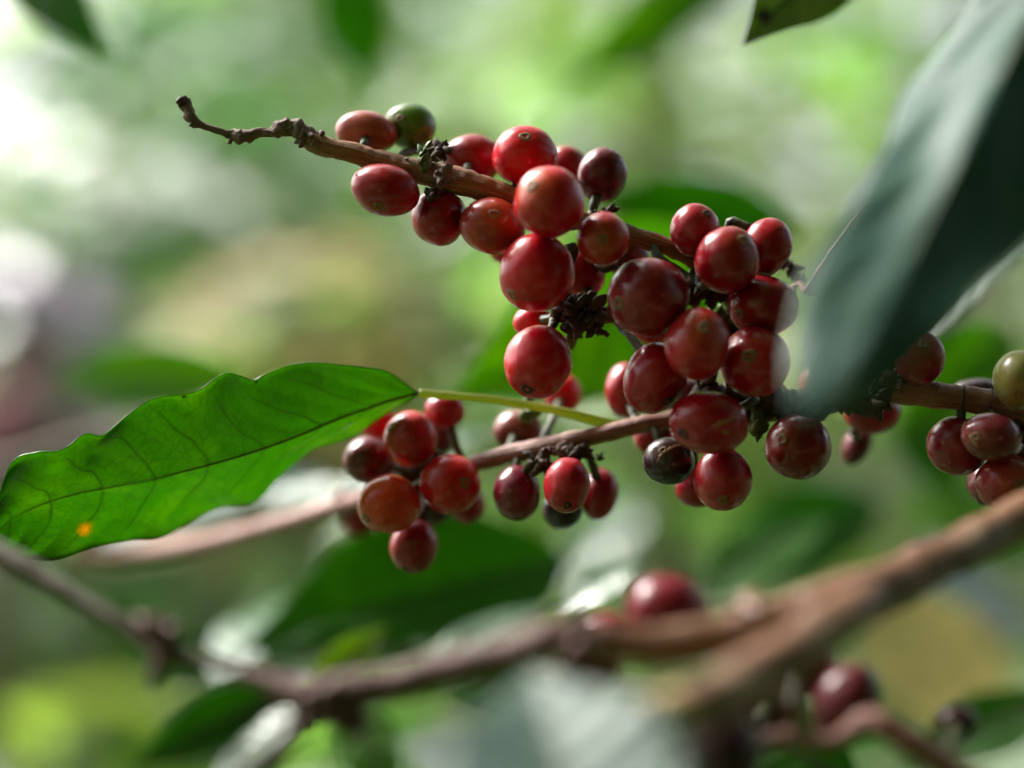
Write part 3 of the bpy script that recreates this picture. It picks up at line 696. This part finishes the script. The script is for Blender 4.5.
L('coffee_leaf', (905,395,.55), (960,500,.54), 60, (-.3,-.8,.2), 'leaf_deep', 'dark green leaf hanging below the branch by the outermost bunch', group=G1)
L('coffee_leaf', (330,515,.47), (500,430,.50), 70, (-.1,-.35,.92), 'leaf_gloss', 'pale shining leaf between the two lower bunches', group=G1)
L('coffee_leaf', (250,500,.52), (395,515,.50), 60, (-.1,-.35,.92), 'leaf_gloss', 'silvery shining leaf crossing under the reddish branch', group=G1)
L('coffee_leaf', (90,545,.49), (330,470,.50), 80, (0,-.6,.75), 'leaf_dark', 'dusky blue green leaf shadowed below the broad leaf', group=G1)
L('coffee_leaf', (60,560,.50), (170,520,.46), 26, (0,-.5,.85), 'leaf_pale', 'pale cream green leaf at the far end of the reddish branch', group=G1)
G2 = 'blurred leaves round the woody branch'
L('coffee_leaf', (605,920,.195), (530,672,.235), 235, (-.15,-.50,.90), 'leaf_grey', 'large grey green shining leaf at the bottom edge under the sawn stub', group=G2)
L('coffee_leaf', (640,840,.235), (400,745,.250), 150, (-.1,-.60,.80), 'leaf_grey', 'grey shining leaf lying low along the bottom edge', group=G2)
L('coffee_leaf', (290,710,.46), (356,585,.56), 78, (-.2,-.45,.88), 'leaf_gloss', 'narrow bright white leaf sheen standing above the branch fork', group=G2)
L('coffee_leaf', (225,690,.46), (330,595,.56), 100, (-.3,-.35,.85), 'leaf_gloss', 'white shining leaf leaning out just above the thin branch part', group=G2)
L('coffee_leaf', (310,700,.42), (388,625,.42), 46, (-.3,-.9,.1), 'leaf_yellow', 'yellow green curled leaf tip above the fork', group=G2)
L('coffee_leaf', (290,690,.28), (130,770,.27), 62, (.2,-.75,.45), 'leaf_deep', 'green pointed leaf hanging below the thin branch part', group=G2)
L('coffee_leaf', (320,705,.27), (200,800,.27), 50, (-.2,-.4,.9), 'leaf_gloss', 'shining light leaf behind the small side shoot', group=G2)
L('coffee_leaf', (400,690,.27), (560,600,.29), 40, (-.1,-.40,.9), 'leaf_gloss', 'narrow bright leaf lying along the woody branch', group=G2)
L('coffee_leaf', (350,705,.28), (400,800,.27), 60, (-.3,-.7,.5), 'leaf_mid', 'green leaf hanging directly beneath the fork', group=G2)
L('coffee_leaf', (430,650,.44), (250,665,.43), 70, (.1,-.6,.6), 'leaf_deep', 'dark leaf lying behind the curled yellow green tip', group=G2)
L('coffee_leaf', (640,560,.45), (560,620,.44), 50, (-.2,-.5,.8), 'leaf_gloss', 'small glinting leaf above the bend of the woody branch', group=G2)
L('coffee_leaf', (855,590,.80), (1015,740,.80), 135, (-.1,-.95,.2), 'leaf_straw', 'straw coloured leaf between the woody branch and the corner', group=G2)
L('coffee_leaf', (700,600,.46), (830,520,.50), 70, (-.1,-.6,.7), 'leaf_deep', 'murky green leaf behind the lilac sheened cherry', group=G2)
L('coffee_leaf', (1060,700,.46), (900,770,.46), 70, (-.1,-.7,.6), 'leaf_deep', 'dark leaf in the bottom corner beyond the pinkish twig', group=G2)
L('coffee_leaf', (900,560,.60), (1040,650,.62), 120, (-.2,-.5,.85), 'leaf_gloss', 'blue grey shining leaf under the thick end of the woody branch', group=G2)

def blemish(o, mat, px, py, r_px, col, tcol, fuzz=.5):
    """a dead fleck of the blade: a place on this leaf where the tissue itself has another colour"""
    w0 = o.location; best = min(o.data.vertices, key=lambda v: math.hypot(512 + (v.co + w0).x / (K * (v.co + w0).y) * 1024 - px, 384 - ((v.co + w0).z - CAMH) / (K * (v.co + w0).y) * 1024 - py))
    r = r_px * S((best.co + w0).y); nt = mat.node_tree; N = nt.nodes
    tc = N.new('ShaderNodeTexCoord'); vm = N.new('ShaderNodeVectorMath'); vm.operation = 'DISTANCE'; vm.inputs[1].default_value = best.co
    nt.links.new(tc.outputs['Object'], vm.inputs[0])
    d = math_(nt, 'ADD', vm.outputs['Value'], math_(nt, 'MULTIPLY', math_(nt, 'SUBTRACT', noise_tex(nt, tc.outputs['Object'], 900, 3), .5), r * 1.6))
    f = math_(nt, 'SUBTRACT', 1.0, ramp(nt, d, r * (1 - fuzz), r * 1.2))
    for kind, sock, c in (('BSDF_PRINCIPLED', 'Base Color', col), ('BSDF_TRANSLUCENT', 'Color', tcol)):
        b = next(n for n in N if n.type == kind); src = b.inputs[sock].links[0].from_socket
        nt.links.new(mixc(nt, f, src, c), b.inputs[sock])
blemish(spotted, M['leaf_spotted'], 764, 17, 9, (.06, .022, .010), (.03, .012, .005), .4)
blemish(broad, M['leaf_main'], 85, 529, 9, (.42, .22, .02), (.75, .42, .02), .9)
blemish(broad, M['leaf_main'], 184, 397, 2.4, (.05, .03, .01), (.01, .008, .004), .5)
blemish(broad, M['leaf_main'], 256, 382, 2.0, (.05, .03, .01), (.03, .02, .004), .5)

L('coffee_leaf', (560,720,.42), (410,640,.44), 70, (-.1,-.9,.3), 'leaf_deep', 'dark green leaf pointing up behind the plum brown part of the woody branch', group=G2)
L('coffee_leaf', (880,500,.62), (690,590,.58), 95, (-.1,-.9,.35), 'leaf_deep', 'wide dark green leaf below the wine red cherry, above the fork', group=G2)
L('coffee_leaf', (1040,560,.60), (890,490,.62), 70, (.1,-.85,.45), 'leaf_mid', 'soft green leaf between the outermost bunch and the woody branch', group=G2)
L('coffee_leaf', (860,790,.40), (690,690,.42), 90, (.1,-.9,.3), 'leaf_deep', 'dark green leaf behind the lowest cherries under the sawn stub', group=G2)
L('coffee_leaf', (640,500,.80), (560,600,.76), 60, (-.1,-.6,.8), 'leaf_gloss', 'glinting leaf far behind the small middle bunch', group=G2)

# ------------------------------------------------------------------ SHRUBS BEHIND
def shrub(name, x, y, h, spread, nlat, mat, label, seed, zmin=.35, leaf=.13, group='coffee shrubs beyond the cherries', step=.075, facing=.35, cat='shrub'):
    rnd = random.Random(seed)
    gz = ground_z(x, y)
    root = bpy.data.objects.new(name, None); COL.objects.link(root); root.location = (x, y, gz); tag(root, label, cat, group)
    pts = [Vector((x + math.sin(k * .9 + seed) * .02, y + math.cos(k * .7) * .02, gz - .05 + (h + .05) * k / 10)) for k in range(11)]
    V, F, U = tube_data(pts, [.022 * (1 - .75 * k / 10) for k in range(11)], 10, .1, 20)
    tr = link_mesh('trunk', V, F, M['trunk'], root, U)
    LV, LF, LU = [], [], []; BV, BF, BU = [], [], []
    def add(dst, data):
        b = len(dst[0]); dst[0].extend(data[0]); dst[1].extend(tuple(i + b for i in f) for f in data[1]); dst[2].extend(data[2])
    for k in range(nlat):
        zz = gz + h * (zmin + (1 - zmin) * (k + rnd.random()) / nlat); a = k * 2.4 + rnd.uniform(-.4, .4)
        ln = spread * (1.15 - .65 * (zz - gz) / h) * rnd.uniform(.75, 1.15); d = Vector((math.cos(a), math.sin(a), 0))
        rise = rnd.uniform(.05, .35); b = Vector((x, y, zz)); pp = []
        for q in range(9):
            t = q / 8; pp.append(b + d * ln * t + Vector((0, 0, ln * (rise * t - .45 * t * t))))
        if name == 'fill_blocker_shrub' and any(in_view(q) for q in pp): continue
        add((BV, BF, BU), tube_data(pp, [.006 * (1 - .7 * q / 8) for q in range(9)], 6, .1, 30))
        if name == 'fill_blocker_shrub' and any(in_view(q) for q in pp): continue
        npair = max(3, int(ln / step))
        for q in range(1, npair + 1):
            t = q / npair; i0 = min(7, int(t * 8)); c = pp[i0].lerp(pp[i0 + 1], t * 8 - i0) if i0 < 8 else pp[8]
            for sd in (-1, 1):
                side = Vector((-d.y, d.x, 0)) * sd
                dr = (side * rnd.uniform(.7, 1.1) + d * rnd.uniform(.3, .8) + Vector((0, 0, rnd.uniform(-.75, .15)))).normalized()
                L_ = leaf * rnd.uniform(.65, 1.2)
                nrm = Vector((rnd.uniform(-.45, .45), -facing + rnd.uniform(-.45, .35), 1)).normalized()
                dd = free_blade(c, c + dr * L_, L_ * rnd.uniform(.36, .46), nrm, rnd.uniform(.05, .25), 9, 2, .2, rnd.random() * 9, .12)
                if name == 'fill_blocker_shrub' and any(in_view(q) for q in dd[0]): continue
                add((LV, LF, LU), dd)
    link_mesh('limbs', BV, BF, M['trunk'], root, BU)
    link_mesh('foliage', LV, LF, M[mat], root, LU)
    return root
def ground_z(x, y):
    back = 3.8 * (1 - math.exp(-(max(0, -y - .7) / 1.6) ** 2))  # unseen bank added behind the camera to block low front light
    s = max(0, y - 3.6); rise = 1.35 * (1 - math.exp(-(s / 5.5) ** 1.5)) + .10 * s if s else 0
    return -.05 + back + rise + .05 * noise.noise(Vector((x * .8, y * .8, 0))) * min(1, abs(y))
def in_view(q):
    return -.02 < q.y < .62 and abs(q.x) < .31 * q.y + .035 and abs(q.z - CAMH) < .235 * q.y + .035
def shr(*a, **k): return shrub('coffee_shrub', *a, **k)
shr(.13, 1.45, 2.15, .52, 34, 'crown_a', 'mid green shrub, pale glints, behind the purple wrinkled cherry', 11)
shr(-.50, 2.15, 1.90, .60, 34, 'crown_c', 'blue green shrub with white glints behind the dead branch tip', 12, step=.06, leaf=.15)
shr(.62, 1.25, 1.50, .45, 30, 'crown_c', 'cool green shrub behind the outermost bunch and the branch end', 13)
shr(.50, 1.9, 2.4, .60, 34, 'crown_b', 'yellow green shrub glowing behind the drooping leaf', 14)
shr(-.95, 2.3, 1.60, .60, 28, 'crown_a', 'low green shrub behind the broad leaf at the picture edge', 15, step=.06, leaf=.15)
shr(.06, 1.05, 1.20, .42, 26, 'crown_a', 'low shrub beneath the middle clusters', 16)
shr(-.40, 1.20, 1.16, .42, 26, 'crown_b', 'lime tinted low shrub under the thin left part of the woody branch', 17)
shr(.40, .95, 1.14, .36, 26, 'crown_d', 'darkest shrub low behind the thick end of the woody branch', 18)  # the shade on this shrub is put into its dark leaf colour
shr(-.18, 2.7, 2.6, .8, 34, 'crown_b', 'tall yellowish shrub between the blue green and mid green ones', 19, step=.06, leaf=.16)
shr(1.10, 2.6, 2.7, .80, 32, 'crown_a', 'tall shrub far behind the drooping leaf top', 20)
shr(-1.15, 3.6, 1.7, .8, 30, 'crown_a', 'distant shrub under the sky gap at the top corner', 21)
shrub('fill_blocker_shrub', .50, -.40, 3.3, 1.65, 190, 'crown_d', 'unseen coffee shrub crown added round the camera to block light on the cherries', 31, zmin=.25, cat='shrub', group=None, leaf=.14, step=.07)  # added out of view; its leaves cut the fill light from the camera side
shrub('flowering_shrub', -.43, 1.50, 1.47, .13, 16, 'crown_p', 'small violet leaved shrub dimly seen above the broad leaf at the frame edge', 22, leaf=.07, group=None, zmin=.84, step=.03)
shrub('flowering_shrub', -.43, 1.42, 1.36, .08, 12, 'crown_k', 'pink flowered bush in front of the violet leaved shrub', 23, leaf=.05, group=None, zmin=.90, step=.025)
shrub('dry_shrub', -.20, 1.55, 1.46, .17, 20, 'crown_t', 'dry straw coloured shrub behind the upper edge of the broad leaf', 24, leaf=.10, group=None, zmin=.82, step=.04)
# distant trees
shr(-.52, 3.0, 2.35, .85, 40, 'crown_a', 'broad mid green shrub filling the gap behind the dead branch tip', 61, step=.06, leaf=.17)
shr(.35, 3.3, 3.0, .9, 40, 'crown_b', 'tall bright shrub behind the mid green one with glints', 62, step=.06, leaf=.17)
for k, (x, y, h, sp, mt, lb) in enumerate([(.3, 7.5, 4.2, 1.7, 'crown_a', 'far leafy tree right behind the middle shrubs'), (3.0, 8.5, 5.0, 1.9, 'crown_d', 'far dark tree beyond the drooping leaf'), (-1.1, 9.5, 3.4, 1.6, 'crown_c', 'far bluish tree beyond the dead branch tip'), (-4.3, 9.0, 2.2, 1.4, 'crown_a', 'far low tree under the open sky gap')]):
    shrub('shade_tree', x, y, h, sp, 40, mt, lb, 40 + k, leaf=.30, group='trees on the slope', step=.17, cat='tree')

# ------------------------------------------------------------------ GROUND
V, F = [], []
xs = [-60, -30, -16, -9] + [-6 + .25 * i for i in range(49)] + [9, 16, 30, 60]
ys = [-20, -8, -5, -4, -3.4, -3, -2.6, -2.2, -1.9, -1.6, -1.3] + [-1 + .25 * i for i in range(60)] + [18, 24, 34, 60, 100]
for yy in ys:
    for xx in xs: V.append((xx, yy, ground_z(xx, yy)))
n = len(xs)
for j in range(len(ys) - 1):
    for i_ in range(n - 1): F.append((j * n + i_, j * n + i_ + 1, (j + 1) * n + i_ + 1, (j + 1) * n + i_))
m, nt, N_, LK = new_mat('soil_and_litter')
out = N_.new('ShaderNodeOutputMaterial'); b = N_.new('ShaderNodeBsdfPrincipled'); LK.new(b.outputs[0], out.inputs[0]); tc = N_.new('ShaderNodeTexCoord')
c = mixc(nt, ramp(nt, noise_tex(nt, tc.outputs['Object'], .9, 5), .52, .68), (.040, .075, .014), (.30, .22, .11))
c = mixc(nt, ramp(nt, noise_tex(nt, tc.outputs['Object'], 14, 6, .7), .42, .62), c, (.045, .035, .018))
LK.new(c, b.inputs['Base Color']); b.inputs['Roughness'].default_value = .9
g = link_mesh('ground', V, F, m); tag(g, kind='structure')

# ------------------------------------------------------------------ LIGHT, WORLD, CAMERA
SUN_DIR = Vector((-.58, .42, .75)).normalized()      # towards the sun: high, from the left
w = bpy.data.worlds.new('World'); scene.world = w; w.use_nodes = True
nt = w.node_tree; nt.nodes.clear()
sky = nt.nodes.new('ShaderNodeTexSky'); sky.sky_type = 'NISHITA'; sky.sun_disc = False
sky.sun_elevation = math.asin(SUN_DIR.z); sky.sun_rotation = math.atan2(SUN_DIR.x, SUN_DIR.y)
sky.air_density = 1.0; sky.dust_density = 6.0; sky.ozone_density = 1.0
hs = nt.nodes.new('ShaderNodeHueSaturation'); hs.inputs['Saturation'].default_value = .45
bg = nt.nodes.new('ShaderNodeBackground'); bg.inputs[1].default_value = .15
wo = nt.nodes.new('ShaderNodeOutputWorld')
nt.links.new(sky.outputs[0], hs.inputs['Color']); nt.links.new(hs.outputs[0], bg.inputs[0]); nt.links.new(bg.outputs[0], wo.inputs[0])
sl = bpy.data.lights.new('sun', 'SUN'); sl.energy = 3.3; sl.angle = R(24); sl.color = (1, .975, .93)
so = bpy.data.objects.new('sun', sl); COL.objects.link(so)
so.rotation_euler = SUN_DIR.to_track_quat('Z', 'Y').to_euler(); so.location = (0, 0, 5)

cd = bpy.data.cameras.new('camera'); cd.lens = LENS; cd.sensor_width = SENS; cd.clip_start = .01; cd.clip_end = 500
cd.dof.use_dof = True; cd.dof.focus_distance = F0 - .003; cd.dof.aperture_fstop = 3.1
co = bpy.data.objects.new('camera', cd); COL.objects.link(co); co.location = (0, 0, CAMH); co.rotation_euler = (R(90), 0, 0)
scene.camera = co
scene.view_settings.view_transform = 'Standard'; scene.view_settings.look = 'None'
scene.view_settings.gamma = 1; scene.view_settings.use_curve_mapping = False; scene.view_settings.exposure = 1.45
cy = scene.cycles
cy.max_bounces = 8; cy.transparent_max_bounces = 6; cy.use_denoising = True
cy.caustics_reflective = False; cy.caustics_refractive = False
